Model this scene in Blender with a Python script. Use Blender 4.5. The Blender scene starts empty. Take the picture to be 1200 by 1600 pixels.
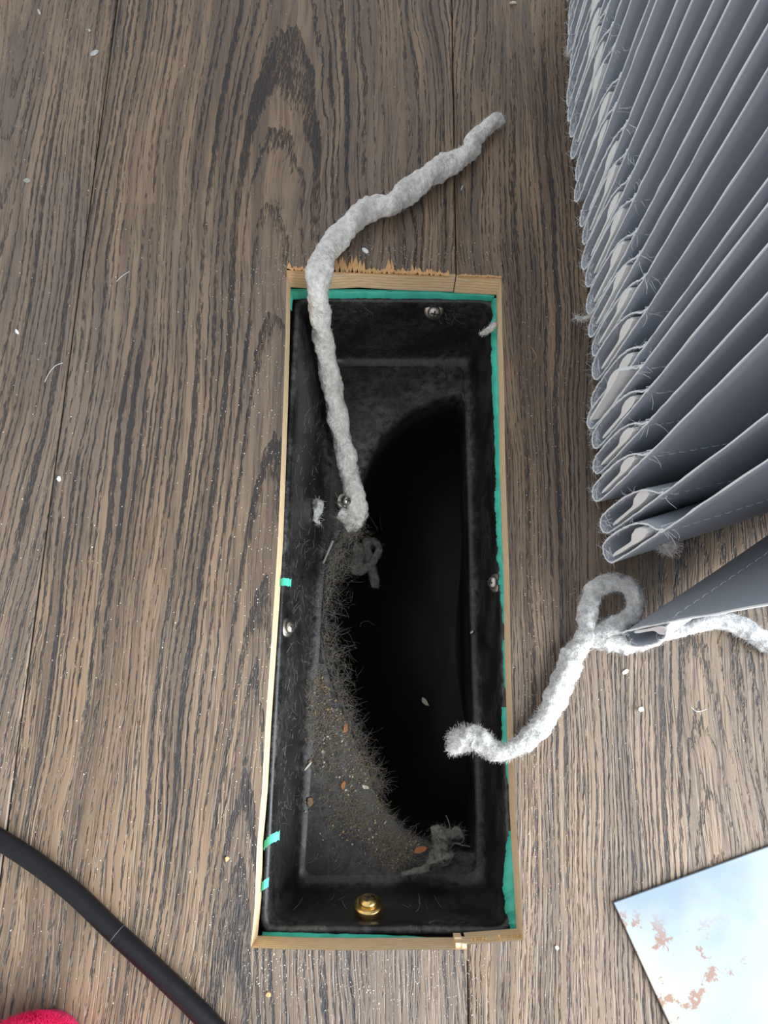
import bpy, bmesh, math, random
from mathutils import Vector, Matrix, noise

# ------------------------------------------------------------------ camera, world, light, exposure
random.seed(7)
SC = bpy.context.scene
COL = SC.collection
H = 0.33                       # height of the lens above the floor
F = 1150.0                     # focal length in pixels of the 1200 x 1600 frame
PITCH, YAW = math.radians(15.0), 0.01125
camd = bpy.data.cameras.new('camera')
camd.sensor_fit = 'VERTICAL'; camd.sensor_height = 32.0; camd.lens = 32.0 * F / 1600.0
camd.clip_start = 0.01; camd.clip_end = 50
cam = bpy.data.objects.new('camera', camd); COL.objects.link(cam)
cam.location = (0, 0, H); cam.rotation_euler = (PITCH, 0, YAW)
SC.camera = cam
CAMROT = cam.rotation_euler.to_matrix()

wd = bpy.data.worlds.new('world'); SC.world = wd; wd.use_nodes = True
bgn = wd.node_tree.nodes['Background']
bgn.inputs['Color'].default_value = (0.93, 0.96, 1.0, 1)
bgn.inputs['Strength'].default_value = 0.62

def area_light(name, loc, rot, sx, sy, power, color):
    l = bpy.data.lights.new(name, 'AREA'); l.shape = 'RECTANGLE'; l.size = sx; l.size_y = sy
    l.energy = power; l.color = color
    o = bpy.data.objects.new(name, l); COL.objects.link(o); o.location = loc; o.rotation_euler = rot
    return o
# daylight through the glass door to the right (the blinds hang in front of it)
area_light('glass_door_daylight', (0.95, -0.80, 1.05), (0, math.radians(90), 0), 2.0, 1.7, 74.0, (0.94, 0.98, 1.0))

SC.view_settings.view_transform = 'Standard'
SC.view_settings.look = 'None'
SC.view_settings.gamma = 1.0
SC.view_settings.use_curve_mapping = False
SC.view_settings.exposure = 0.66

# ------------------------------------------------------------------ helpers
def U(px, py, z=0.0):
    """world point at height z that the frame shows at (px, py)"""
    d = CAMROT @ Vector(((px - 600) / F, (800 - py) / F, -1.0))
    t = (z - H) / d.z
    return Vector((d.x * t, d.y * t, z))

def lerp(a, b, t): return a + (b - a) * t
def sstep(a, b, x):
    t = max(0, min(1, (x - a) / (b - a))); return t * t * (3 - 2 * t)

class MB:
    def __init__(s): s.v = []; s.f = []; s.m = []
    def add(s, verts, faces, mi=0):
        o = len(s.v); s.v += [tuple(v) for v in verts]
        for f in faces: s.f.append(tuple(i + o for i in f)); s.m.append(mi)
    def tube(s, pts, rad, n=6, cap=True, mi=0):
        pts = [Vector(p) for p in pts]
        if not hasattr(rad, '__len__'): rad = [rad] * len(pts)
        rings = []; up = None
        for i, p in enumerate(pts):
            t = (pts[min(i + 1, len(pts) - 1)] - pts[max(i - 1, 0)])
            if t.length < 1e-9: t = Vector((0, 0, 1))
            t.normalize()
            if up is None: up = Vector((0, 0, 1)) if abs(t.z) < .9 else Vector((1, 0, 0))
            a = up - t * up.dot(t)
            if a.length < 1e-6: a = t.orthogonal()
            a.normalize(); up = a; b = t.cross(a)
            rings.append([p + (a * math.cos(2*math.pi*k/n) + b * math.sin(2*math.pi*k/n)) * rad[i] for k in range(n)])
        s.loft(rings, cap, mi)
    def loft(s, rings, cap=True, mi=0, closed=True):
        n = len(rings[0]); vs = [p for r in rings for p in r]; fs = []
        for i in range(len(rings) - 1):
            for k in range(n if closed else n - 1):
                k2 = (k + 1) % n
                fs.append((i*n + k, i*n + k2, (i+1)*n + k2, (i+1)*n + k))
        if cap:
            fs.append(tuple(range(n - 1, -1, -1))); fs.append(tuple((len(rings) - 1) * n + k for k in range(n)))
        s.add(vs, fs, mi)
    def box(s, c, size, mat=None, mi=0):
        c = Vector(c); sx, sy, sz = [q / 2 for q in size]
        vs = [Vector((x, y, z)) for x in (-sx, sx) for y in (-sy, sy) for z in (-sz, sz)]
        if mat is not None: vs = [mat @ v for v in vs]
        s.add([v + c for v in vs], [(0,1,3,2),(4,6,7,5),(0,4,5,1),(2,3,7,6),(0,2,6,4),(1,5,7,3)], mi)
    def fibre(s, p, d, length, th, seg=3, curl=0.5, mi=0, grav=0.0):
        """a thin three-sided curly thread"""
        p = Vector(p); d = Vector(d).normalized(); pts = [p.copy()]; st = length / seg
        bend = Vector((random.gauss(0, 1), random.gauss(0, 1), random.gauss(0, 1) * .6)) * curl
        for i in range(seg):
            d = (d + bend * .5 + Vector((random.gauss(0, 1), random.gauss(0, 1), random.gauss(0, 1))) * curl * .35 - Vector((0, 0, grav))).normalized()
            p = p + d * st; pts.append(p.copy())
        s.tube(pts, [th * (1 - .5 * i / seg) for i in range(seg + 1)], 3, True, mi)
        return p
    def prism(s, poly, z0, z1, mi_side=0, mi_top=0):
        """poly: list of (x, y) counter-clockwise"""
        n = len(poly)
        vs = [(x, y, z0) for x, y in poly] + [(x, y, z1) for x, y in poly]
        o = len(s.v); s.v += vs
        s.f.append(tuple(o + n + i for i in range(n))); s.m.append(mi_top)
        s.f.append(tuple(o + i for i in range(n - 1, -1, -1))); s.m.append(mi_side)
        for i in range(n):
            j = (i + 1) % n; s.f.append((o + i, o + j, o + n + j, o + n + i)); s.m.append(mi_side)
    def build(s, name, mats, parent=None, smooth=False, origin=None):
        me = bpy.data.meshes.new(name)
        org = Vector(origin) if origin is not None else Vector((0, 0, 0))
        me.from_pydata([tuple(Vector(v) - org) for v in s.v], [], s.f)
        if not isinstance(mats, (list, tuple)): mats = [mats]
        for m in mats: me.materials.append(m)
        me.polygons.foreach_set('material_index', s.m)
        if smooth: me.polygons.foreach_set('use_smooth', [True] * len(me.polygons))
        bm = bmesh.new(); bm.from_mesh(me); bmesh.ops.recalc_face_normals(bm, faces=bm.faces); bm.to_mesh(me); bm.free()
        me.update()
        o = bpy.data.objects.new(name, me); COL.objects.link(o); o.location = org
        if parent is not None:
            o.parent = parent
            o.location = org - parent_origin(parent)
        return o

def parent_origin(o):
    v = o.location.copy()
    while o.parent: o = o.parent; v += o.location
    return v

def empty(name, loc):
    o = bpy.data.objects.new(name, None); COL.objects.link(o); o.location = loc; o.empty_display_size = .01
    return o
def tag(o, label=None, cat=None, group=None, kind=None):
    if label: o['label'] = label
    if cat: o['category'] = cat
    if group: o['group'] = group
    if kind: o['kind'] = kind
    return o

def smooth_path(pts, n):
    """Catmull-Rom through pts (tuples of equal length), n samples per span"""
    out = []; P = [Vector(p) for p in pts]
    for i in range(len(P) - 1):
        p0 = P[max(i - 1, 0)]; p1 = P[i]; p2 = P[i + 1]; p3 = P[min(i + 2, len(P) - 1)]
        for k in range(n):
            t = k / n
            out.append(.5 * ((2*p1) + (p2 - p0)*t + (2*p0 - 5*p1 + 4*p2 - p3)*t*t + (3*p1 - p0 - 3*p2 + p3)*t**3))
    out.append(P[-1]); return out

# ------------------------------------------------------------------ materials
class NT:
    def __init__(s, name):
        s.mat = bpy.data.materials.new(name); s.mat.use_nodes = True
        s.t = s.mat.node_tree; s.b = s.t.nodes['Principled BSDF']
    def n(s, typ, **kw):
        o = s.t.nodes.new(typ)
        for k, v in kw.items(): setattr(o, k, v)
        return o
    def set(s, sock, v):
        if isinstance(v, bpy.types.NodeSocket): s.t.links.new(v, sock)
        elif isinstance(v, (tuple, list)) and len(v) == 3 and sock.type == 'RGBA': sock.default_value = (*v, 1)
        else: sock.default_value = v
    def m(s, op, a, b=0.0, c=0.0, clamp=False):
        o = s.n('ShaderNodeMath', operation=op, use_clamp=clamp)
        s.set(o.inputs[0], a); s.set(o.inputs[1], b); s.set(o.inputs[2], c); return o.outputs[0]
    def ss(s, x, a, b, o0=0.0, o1=1.0):
        o = s.n('ShaderNodeMapRange', interpolation_type='SMOOTHSTEP')
        s.set(o.inputs[0], x); s.set(o.inputs[1], a); s.set(o.inputs[2], b); s.set(o.inputs[3], o0); s.set(o.inputs[4], o1)
        return o.outputs[0]
    def xyz(s, x, y, z):
        o = s.n('ShaderNodeCombineXYZ'); s.set(o.inputs[0], x); s.set(o.inputs[1], y); s.set(o.inputs[2], z); return o.outputs[0]
    def noise(s, vec, scale=1.0, detail=2.0, rough=.5):
        o = s.n('ShaderNodeTexNoise'); s.set(o.inputs['Vector'], vec); o.inputs['Scale'].default_value = scale
        o.inputs['Detail'].default_value = detail; o.inputs['Roughness'].default_value = rough; return o.outputs[0]
    def mix(s, f, a, b):
        o = s.n('ShaderNodeMix', data_type='RGBA'); s.set(o.inputs[0], f); s.set(o.inputs[6], a); s.set(o.inputs[7], b); return o.outputs[2]
    def coord(s): return s.n('ShaderNodeTexCoord').outputs['Object']
    def sep(s, v):
        o = s.n('ShaderNodeSeparateXYZ'); s.set(o.inputs[0], v); return o.outputs
    def bump(s, h, dist, strength=1.0):
        o = s.n('ShaderNodeBump'); o.inputs['Strength'].default_value = strength; o.inputs['Distance'].default_value = dist
        s.set(o.inputs['Height'], h); s.set(s.b.inputs['Normal'], o.outputs[0])
    def out(s, col=None, rough=None, metal=None, spec=None):
        if col is not None: s.set(s.b.inputs['Base Color'], col)
        if rough is not None: s.set(s.b.inputs['Roughness'], rough)
        if metal is not None: s.set(s.b.inputs['Metallic'], metal)
        if spec is not None: s.set(s.b.inputs['Specular IOR Level'], spec)
        return s.mat

def plain(name, col, rough=.6, metal=0.0, var=0.0, scale=300, spec=None, bump=0.0):
    N = NT(name)
    c = col
    if var or bump:
        nz = N.noise(N.coord(), scale, 3)
        if var: c = N.mix(nz, tuple(q * (1 - var) for q in col), tuple(min(1, q * (1 + var)) for q in col))
        if bump: N.bump(nz, bump)
    return N.out(c, rough, metal, spec)

def oak(name, x0, d, s, seed, space=.0029, wob=1.0):
    """brushed dark oak: growth rings cut as arches, dark pores in the ring lines"""
    N = NT(name); X, Y, Z = N.sep(N.coord())
    def nz(fx, fy, k, det=2, xx=None): return N.noise(N.xyz(N.m('MULTIPLY', X if xx is None else xx, fx), N.m('MULTIPLY', Y, fy), seed + k), 1, det)
    big = N.m('SUBTRACT', nz(11, 3.2, 0), .5)
    mid = N.m('SUBTRACT', nz(45, 14, 3), .5)
    fin = N.m('SUBTRACT', nz(500, 150, 5), .5)
    xw = N.m('ADD', X, N.m('MULTIPLY', big, .034 * wob)); xw = N.m('ADD', xw, N.m('MULTIPLY', mid, .0060 * wob))
    u = N.m('SUBTRACT', xw, x0)
    v = N.m('ADD', N.m('MULTIPLY', Y, s), d); v = N.m('ADD', v, N.m('MULTIPLY', mid, .004))
    r = N.m('SQRT', N.m('ADD', N.m('MULTIPLY', u, u), N.m('MULTIPLY', v, v)))
    r = N.m('ADD', r, N.m('MULTIPLY', fin, .0013))
    rr = N.m('ADD', r, N.m('MULTIPLY', N.noise(N.xyz(N.m('MULTIPLY', r, 160), seed + 9, 0), 1, 2), .009))
    t = N.m('FRACT', N.m('DIVIDE', rr, space))
    band = N.m('MULTIPLY', N.ss(t, .30, .86), N.ss(t, 1.0, .93))
    p1 = nz(1900, 190, 0, 3, xw)                                  # short pores
    p2 = nz(900, 40, 7, 2, xw)                                    # longer streaks
    p3 = nz(2600, 420, 13, 1, xw)
    patch = nz(30, 7, 11)
    k = N.m('ADD', N.m('MULTIPLY', band, .62), N.m('MULTIPLY', N.m('SUBTRACT', p1, .5), 1.25))
    k = N.m('ADD', k, N.m('MULTIPLY', N.m('SUBTRACT', patch, .5), 1.0))
    k = N.m('ADD', k, N.m('MULTIPLY', N.m('SUBTRACT', p3, .5), .5))
    dark = N.ss(k, .40, .80)
    dark2 = N.ss(p2, .48, .70)
    tone = nz(150, 8, 2, 3, xw)
    base = N.mix(N.ss(tone, .34, .70), OAK[0], OAK[1])
    base = N.mix(N.ss(nz(8, 4, 21), .40, .72, 0, .6), base, OAK[2])
    base = N.mix(N.m('MULTIPLY', N.ss(p3, .5, .75), .35), base, OAK[1])
    base = N.mix(N.m('MULTIPLY', dark2, .55), base, OAK[3])
    col = N.mix(N.m('MULTIPLY', dark, .86), base, OAK[4])
    h = N.m('SUBTRACT', N.m('MULTIPLY', dark, -1.0), N.m('MULTIPLY', dark2, .4))
    N.bump(h, .0006, 1.0)
    return N.out(col, N.m('ADD', .42, N.m('MULTIPLY', dark, .2)), 0, .5)
OAK = ((.112, .078, .053), (.265, .180, .112), (.140, .117, .102), (.060, .045, .035), (.013, .0135, .018))

def plywood(name):
    N = NT(name); X, Y, Z = N.sep(N.coord())
    wob = N.m('MULTIPLY', N.m('SUBTRACT', N.noise(N.xyz(N.m('MULTIPLY', X, 60), N.m('MULTIPLY', Y, 60), 0), 1, 2), .5), .0014)
    z = N.m('ADD', Z, wob)
    lay = N.m('FRACT', N.m('DIVIDE', z, .0026))
    st = N.noise(N.xyz(N.m('MULTIPLY', X, 160), N.m('MULTIPLY', Y, 160), N.m('MULTIPLY', Z, 2200)), 1, 3)
    col = N.mix(N.ss(st, .2, .62), (.66, .42, .205), (.90, .70, .44))
    col = N.mix(N.m('MULTIPLY', N.m('MULTIPLY', N.ss(lay, .78, .9), N.ss(lay, 1.0, .95)), .6), col, (.33, .17, .08))
    N.bump(st, .0004, .8)
    return N.out(col, .75)

def felt(name, c0, c1):
    N = NT(name); co = N.coord()
    a = N.noise(co, 420, 4, .65); b = N.noise(co, 110, 2)
    col = N.mix(N.ss(a, .3, .7), c0, c1); col = N.mix(N.ss(b, .45, .75, 0, .35), col, tuple(q * .72 for q in c0))
    N.bump(a, .0016, 1.0)
    return N.out(col, .95, 0, .1)

def black_plastic(name):
    N = NT(name); co = N.coord(); X, Y, Z = N.sep(co)
    geo = N.n('ShaderNodeNewGeometry'); nz = N.sep(geo.outputs['Normal'])[2]
    sp = N.noise(co, 1500, 2, .6); cl = N.noise(co, 38, 3); fine = N.noise(co, 260, 4, .7)
    scr = N.noise(N.xyz(N.m('MULTIPLY', X, 900), N.m('MULTIPLY', Y, 14), N.m('MULTIPLY', Z, 900)), 1, 2)
    dust = N.m('MULTIPLY', N.ss(cl, .32, .66), N.ss(fine, .30, .72))
    settle = N.ss(nz, .1, .9, .45, 1.0)                       # dust settles on what lies flat
    dust = N.m('MULTIPLY', dust, settle)
    col = N.mix(N.m('MULTIPLY', dust, .55), (.0075, .0080, .0092), (.20, .195, .19))
    col = N.mix(N.m('MULTIPLY', N.ss(sp, .63, .72), .45), col, (.30, .30, .30))
    col = N.mix(N.m('MULTIPLY', N.ss(scr, .66, .78), .28), col, (.17, .18, .20))
    N.bump(fine, .0002, .35)
    return N.out(col, N.m('ADD', .34, N.m('MULTIPLY', dust, .4)), 0, .5)

def vane_fabric(name):
    N = NT(name); co = N.coord(); X, Y, Z = N.sep(co)
    w = N.noise(N.xyz(N.m('MULTIPLY', X, 2600), N.m('MULTIPLY', Y, 2600), N.m('MULTIPLY', Z, 300)), 1, 1)
    b = N.noise(co, 18, 2)
    col = N.mix(w, (.345, .385, .445), (.41, .452, .512)); col = N.mix(N.m('MULTIPLY', b, .3), col, (.37, .405, .45))
    N.bump(w, .0001, .3)
    m = N.out(col, .62, 0, .35)
    return m

def galvanised(name):
    N = NT(name); co = N.coord()
    a = N.noise(co, 22, 3); b = N.noise(co, 75, 5, .68); c = N.noise(co, 9, 2); sp = N.noise(co, 420, 2)
    col = N.mix(N.ss(a, .35, .65), (.19, .25, .31), (.29, .335, .37))
    col = N.mix(N.ss(c, .52, .66, 0, .6), col, (.40, .375, .28))  # large cream patches on the bluish base paint in the reflected window
    rim = N.m('MULTIPLY', N.ss(b, .585, .615), N.ss(b, .72, .65))
    rust = N.m('MULTIPLY', rim, N.ss(c, .46, .56))
    col = N.mix(N.m('MULTIPLY', rust, .75), col, (.22, .085, .04))
    col = N.mix(N.m('MULTIPLY', N.ss(sp, .70, .76), .6), col, (.25, .22, .22))
    N.bump(b, .0003, .4)
    return N.out(col, N.m('ADD', .34, N.m('MULTIPLY', b, .25)), 0, .4)

M = dict(
    ply=plywood('plywood_cut_edge'),
    sub=plain('subfloor_board', (.035, .026, .018), .9, var=.4, scale=120),
    splint=plain('raw_oak_splinter', (.62, .36, .16), .8, var=.35, scale=900),
    boot=black_plastic('black_duct_plastic'),
    deep=plain('black_pipe_plastic', (.007, .007, .008), .55, var=.5, scale=90, bump=.0004),
    felt=felt('pale_lint_felt', (.62, .605, .575), (.90, .885, .855)),
    felt2=felt('white_lint_felt', (.40, .40, .395), (.70, .70, .69)),
    fuzz=plain('pale_lint_fibre', (.62, .61, .59), .95, spec=.1),
    lintg=felt('grey_lint', (.17, .165, .155), (.33, .32, .30)),
    fuzzg=plain('grey_lint_fibre', (.30, .29, .275), .95, spec=.1),
    haird=plain('dusty_hair', (.30, .29, .275), .9),
    straw=plain('straw_fibre', (.42, .33, .19), .85),
    crumb=plain('brown_crumb', (.26, .18, .10), .9, var=.5, scale=700),
    chip=plain('orange_wood_chip', (.50, .20, .075), .8, var=.25, scale=500),
    paper=plain('pale_chip', (.72, .66, .55), .85),
    dust=plain('pale_sawdust', (.66, .62, .56), .95),
    green=plain('green_film', (.055, .50, .38), .45, var=.35, scale=160, bump=.0006),
    steel=plain('dull_steel', (.50, .48, .44), .38, 1.0, var=.25, scale=600),
    brass=plain('yellow_zinc', (.78, .55, .22), .28, 1.0, var=.2, scale=500),
    recess=plain('dark_recess', (.03, .025, .02), .7),
    vane=vane_fabric('grey_blind_fabric'),
    hem=plain('frayed_pale_edge', (.84, .89, .92), .9, var=.12, scale=2500),
    weight=plain('white_weight_plastic', (.92, .93, .91), .5, var=.04, scale=300),
    cable=plain('black_rubber_cable', (.007, .007, .009), .42, var=.3, scale=220, spec=.25, bump=.0002),
    mark=plain('grey_cable_mark', (.05, .05, .055), .6),
    plate=galvanised('galvanised_plate'),
    pink=plain('pink_plush', (.86, .012, .125), .9, var=.25, scale=700, bump=.001),
    sole=plain('pink_sole', (.55, .02, .10), .8),
)

# ------------------------------------------------------------------ floor: planks with a hole cut through them
XL = U(76, 800).x; XR = U(719, 800).x; PW = XR - XL
GAP = .00022; TH = .0165
Y0, Y1 = -.75, 1.15
def P2(px, py, z=0.0): v = U(px, py, z); return (v.x, v.y)
left_cut = [(392,1481),(398,1418),(401,1330),(409,1240),(415,1130),(422,1030),(429,930),(435,830),(439,730),(443,620),(446,520),(448,421)]
right_cut = [(783,433),(785,520),(788,620),(789,700),(792,800),(796,900),(797,990),(800,1090),(803,1180),(806,1270),(812,1370),(818,1469)]
topB = [(448,421),(500,424),(560,421),(620,425),(680,427)]
botB = [(392,1481),(470,1484),(560,1485),(650,1484)]

floor = MB()
# subfloor slab with an opening under the register
RIMZ = -.0225; LEDZ = -.086
rimc = [U(466,468,RIMZ), U(770,470,RIMZ), U(797,1451,RIMZ), U(414,1450,RIMZ)]     # TL TR BR BL
ledc = [U(514,557,LEDZ), U(741,557,LEDZ), U(766,1387,LEDZ), U(454,1390,LEDZ)]
def slab_with_hole(mb, ox0, oy0, ox1, oy1, inner, z0, z1):
    """inner TL TR BR BL"""
    o = [(ox0,oy1),(ox1,oy1),(ox1,oy0),(ox0,oy0)]
    for i in range(4):
        j = (i + 1) % 4
        mb.prism([o[i], (inner[i].x, inner[i].y), (inner[j].x, inner[j].y), o[j]], z0, z1)
slab_with_hole(floor, XL - 3*PW, Y0, XR + 3*PW, Y1, [lerp(a, Vector((.03,.06,0)), .0) for a in rimc], -.045, -.0275)
floor_o = floor.build('floor', M['sub'])
tag(floor_o, 'dark brushed oak plank floor with a rectangular hole cut in it', None, kind='structure')

oak_par = {  # x0, d, s, seed
    'A': (U(-60, 600).x, -.030, .07, 3.1),
    'B': (U(410, 700).x, .020, .055, 8.4),
    'C': (U(1110, 1100).x, .018, .06, 15.7, .0023),
    'D': (XL - 1.4*PW, .03, .06, 21.0), 'E': (XR + 1.5*PW, .02, .07, 27.0)}
mat_oak = {k: oak('brushed_oak_' + k.lower(), *v) for k, v in oak_par.items()}

def plank(poly, key):
    mb = MB(); mb.prism(poly, -TH, 0, 1, 0)
    for i, f in enumerate(mb.f):                              # only the saw cut shows bare plywood, the long sides are stained
        xs_ = [mb.v[k][0] for k in f]
        if len(f) == 4 and max(xs_) - min(xs_) < 1e-6 and any(abs(xs_[0] - q) < .002 for q in (XL, XR, XL - PW, XR + PW)): mb.m[i] = 2
    o = mb.build('plank', [mat_oak[key], M['ply'], M['recess']], floor_o)
    bm = bmesh.new(); bm.from_mesh(o.data)                   # eased long edges
    es = [e for e in bm.edges if all(abs(v.co.z) < 1e-6 for v in e.verts) and e.calc_length() > .3]
    bmesh.ops.bevel(bm, geom=es, offset=.0006, segments=1, affect='EDGES')
    bm.to_mesh(o.data); bm.free()
    return o
def rect(x0, x1): return [(x0, Y0), (x1, Y0), (x1, Y1), (x0, Y1)]
plank(rect(XL - 3*PW, XL - 2*PW - GAP), 'D'); plank(rect(XL - 2*PW + GAP, XL - PW - GAP), 'D')
plank(rect(XL - PW + GAP, XL - GAP), 'A')
xb = XR - GAP
ytB = U(714, 428).y; ybB = U(733, 1484).y; ytC = U(714, 429.5).y; ybC = U(733, 1476).y
polyB = [(XL + GAP, Y0), (xb, Y0), (xb, ybB)] + [P2(*p) for p in reversed(botB)] + [P2(*p) for p in left_cut[1:]] + [P2(*p) for p in topB[1:]] + [(xb, ytB), (xb, Y1), (XL + GAP, Y1)]
plankB = plank(polyB, 'B')
xc = XR + GAP
polyC = [(xc, Y0), (XR + PW - GAP, Y0), (XR + PW - GAP, Y1), (xc, Y1), (xc, ytC)] + [P2(*p) for p in right_cut] + [(xc, ybC)]
plankC = plank(polyC, 'C')
plank(rect(XR + PW + GAP, XR + 2*PW - GAP), 'E'); plank(rect(XR + 2*PW + GAP, XR + 3*PW), 'E')

# torn veneer along the far cut and the near cut
sp = MB()
def shard(mb, px, py, lpx, wpx, ang=0.0, flip=1, zt=.0005):
    a = U(px - wpx/2, py); b = U(px + wpx/2, py); tip = U(px + lpx*math.sin(ang), py - flip*lpx*math.cos(ang))
    m = lerp(a, b, .5); q = lerp(m, tip, .55)
    d = (b - a) * .38
    t = Vector((0, 0, zt)); lo = Vector((0, 0, -.0006))
    vs = [a + t, b + t, q + d + t, tip + t*.4, q - d + t, a + lo, b + lo, q + d + lo, tip + lo, q - d + lo]
    mb.add(vs, [(0,1,2,3,4),(9,8,7,6,5),(0,5,6,1),(1,6,7,2),(2,7,8,3),(3,8,9,4),(4,9,5,0)])
def topline(x): return 421 + (x - 448) * 12 / 335
x = 450
while x < 700:
    if x < 480: l = random.uniform(2, 7)
    elif x < 530: l = random.uniform(8, 16)
    elif x < 570: l = random.uniform(10, 22)
    elif x < 596: l = random.uniform(2, 7)
    elif x < 650: l = random.uniform(5, 19) if random.random() < .6 else 4
    else: l = random.uniform(2, 8)
    w = random.uniform(3, 6)
    shard(sp, x, topline(x) + 2, l*1.35 + 2, w * 1.35, random.uniform(-.15, .15)); x += w * .8
shard(sp, 452, 424, 14, 8)
tag(sp.build('splinters', M['splint'], plankB), 'raw orange wood splinters torn along the cut', kind='stuff')
sp = MB(); x = 718
while x < 781:
    w = random.uniform(4, 8); shard(sp, x, topline(x) + 2, random.uniform(3, 6), w * 1.4, random.uniform(-.2, .2)); x += w * .8
x = 736
while x < 814:                       # fringe hanging off the near cut
    a = U(x, 1476 - (x - 733) * .075, -.004); b = a + Vector((random.uniform(-.0006, .0006), random.uniform(.001, .0032), random.uniform(-.002, .0005)))
    sp.tube([a, lerp(a, b, .5), b], [.0006, .0005, .0002], 4); x += random.uniform(3, 7)
tag(sp.build('splinters', M['splint'], plankC), 'pale splinters along the cut edge', kind='stuff')
# tongue of the plank joint standing proud in the near cut
tg = MB(); p = U(722, 1479, -.006)
tg.box(p, (.0060, .0050, .009)); tg.box(p + Vector((.0016, -.0006, .003)), (.0042, .0060, .004)); tg.box(p + Vector((-.0015, .0006, -.004)), (.003, .005, .006))
tg.build('tongue', M['ply'], plankB)

# ------------------------------------------------------------------ green underlayment film, torn round the hole
film = empty('underlayment_film', U(600, 950, -.018))
tag(film, 'torn green underlayment film sticking out round the cut hole', 'film')
def film_piece(outer, inner, zo, zi, amp=2.0, n=40, thick=.00035):
    mb = MB(); so = smooth_path([(x, y, 0) for x, y in outer], n); si = smooth_path([(x, y, 0) for x, y in inner], n)
    L = max(len(so), len(si))
    def at(s, t):
        f = t * (len(s) - 1); i = min(int(f), len(s) - 2); return lerp(s[i], s[i+1], f - i)
    rows = []
    sd = random.uniform(0, 100)
    for k in range(L):
        t = k / (L - 1); a = at(so, t); b = at(si, t)
        j = noise.noise(Vector((k * .11, sd, 0))) * amp + noise.noise(Vector((k * .45, sd, 5))) * amp * .6
        d = (b - a); dn = d.normalized() if d.length > 1e-6 else Vector((0, 1, 0)); b = b + dn * j
        zz = noise.noise(Vector((k * .09, sd, 9))) * .0012
        pa = U(a.x, a.y, zo); pb = U(b.x, b.y, zi + zz); pm = lerp(pa, pb, .5) + Vector((0, 0, zz + .0006))
        rows.append([pa, pm, pb, pb - Vector((0, 0, thick)), pm - Vector((0, 0, thick)), pa - Vector((0, 0, thick))])
    mb.loft(rows, True); return mb.build('film_strip', M['green'], film, smooth=True)
film_piece([(452,451),(560,452),(680,455),(774,461)], [(454,467),(560,466),(690,467),(771,470)], -.0168, -.0215, 1.6)
film_piece([(452,451),(452,480)], [(459,452),(456,486)], -.0168, -.018, 1.0, 12)
film_piece([(776,465),(780,560),(783,690),(785,770)], [(768,468),(768,560),(772,680),(775,768)], -.0168, -.0205, 3.4)
film_piece([(784,765),(787,850),(790,925)], [(772,768),(777,850),(781,925)], -.0168, -.0205, 4.4)
film_piece([(790,925),(792,975)], [(783,925),(786,975)], -.0168, -.0195, 3.4, 20)
film_piece([(792,1000),(794,1075)], [(785,1000),(788,1075)], -.0168, -.0195, 3.7, 24)
film_piece([(795,1105),(798,1165)], [(784,1105),(783,1170)], -.0168, -.0195, 4.1, 24)
film_piece([(800,1185),(803,1225)], [(789,1185),(793,1225)], -.0168, -.0195, 1.6, 16)
film_piece([(808,1296),(811,1370),(813,1452)], [(795,1298),(786,1385),(797,1452)], -.0168, -.0200, 3.4)
film_piece([(408,1474),(520,1478),(620,1478),(706,1475)], [(410,1456),(520,1459),(600,1461),(700,1466)], -.0168, -.0205, 1.2)
for (a, b, c) in (((432,913),(442,909),(455,911)), ((412,1322),(422,1312),(437,1305)), ((405,1390),(412,1383),(420,1378))):
    mb = MB(); rows = []
    pts = smooth_path([U(*a, -.016), U(*b, -.013), U(*c, -.0145)], 5)
    for i, q in enumerate(pts):
        w = .0018 * (.6 + .6 * abs(math.sin(i * 1.7))); rows.append([q + Vector((0, w, 0)), q + Vector((0, -w, .0004)), q + Vector((0, -w, .0001)), q + Vector((0, w, -.0003))])
    mb.loft(rows); mb.build('film_shred', M['green'], film)

# ------------------------------------------------------------------ duct boot
boot = empty('duct_boot', U(640, 1000, LEDZ))
tag(boot, 'dusty black plastic duct boot sunk in the floor hole', 'duct')
def ring(corners, inset=0.0, z=None, rad=.006, n=5, per=14):
    """rounded quadrilateral; corners TL TR BR BL"""
    c = sum((Vector((p.x, p.y, 0)) for p in corners), Vector()) / 4
    P = [Vector((p.x, p.y, p.z if z is None else z)) for p in corners]
    out = []
    for i in range(4):
        p, a, b = P[i], P[i - 1], P[(i + 1) % 4]
        da = (a - p).normalized(); db = (b - p).normalized()
        q = p + (da + db) * inset
        s, e = q + da * rad, q + db * rad
        for k in range(n):
            t = k / (n - 1); out.append((1-t)**2 * s + 2*t*(1-t) * q + t*t * e)
        nx = P[(i + 1) % 4]; nb = (P[(i + 2) % 4] - nx).normalized(); na = (p - nx).normalized()
        e2 = nx + (na + nb) * inset + na * rad
        for k in range(1, per): out.append(lerp(e, e2, k / per))
    return out
def wallmix(t): return [lerp(rimc[i], ledc[i], t) for i in range(4)]
rings = []
rings.append(ring(rimc, -.0022, RIMZ - .004)); rings.append(ring(rimc, -.0024, RIMZ - .0006)); rings.append(ring(rimc, -.0012, RIMZ))
rings.append(ring(rimc, .0000, RIMZ - .0003)); rings.append(ring(rimc, .0008, RIMZ - .0016))
for t in (.12, .3, .5, .7, .86): rings.append(ring(wallmix(t), .0010, rad=.007))
rings.append(ring(wallmix(.95), .0018, rad=.007)); rings.append(ring(wallmix(.99), .0040, rad=.007)); rings.append(ring(ledc, .0065, LEDZ, rad=.006))
body = MB(); body.loft(rings, False)
outer = rings[-1]; N_ = len(outer)
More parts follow.
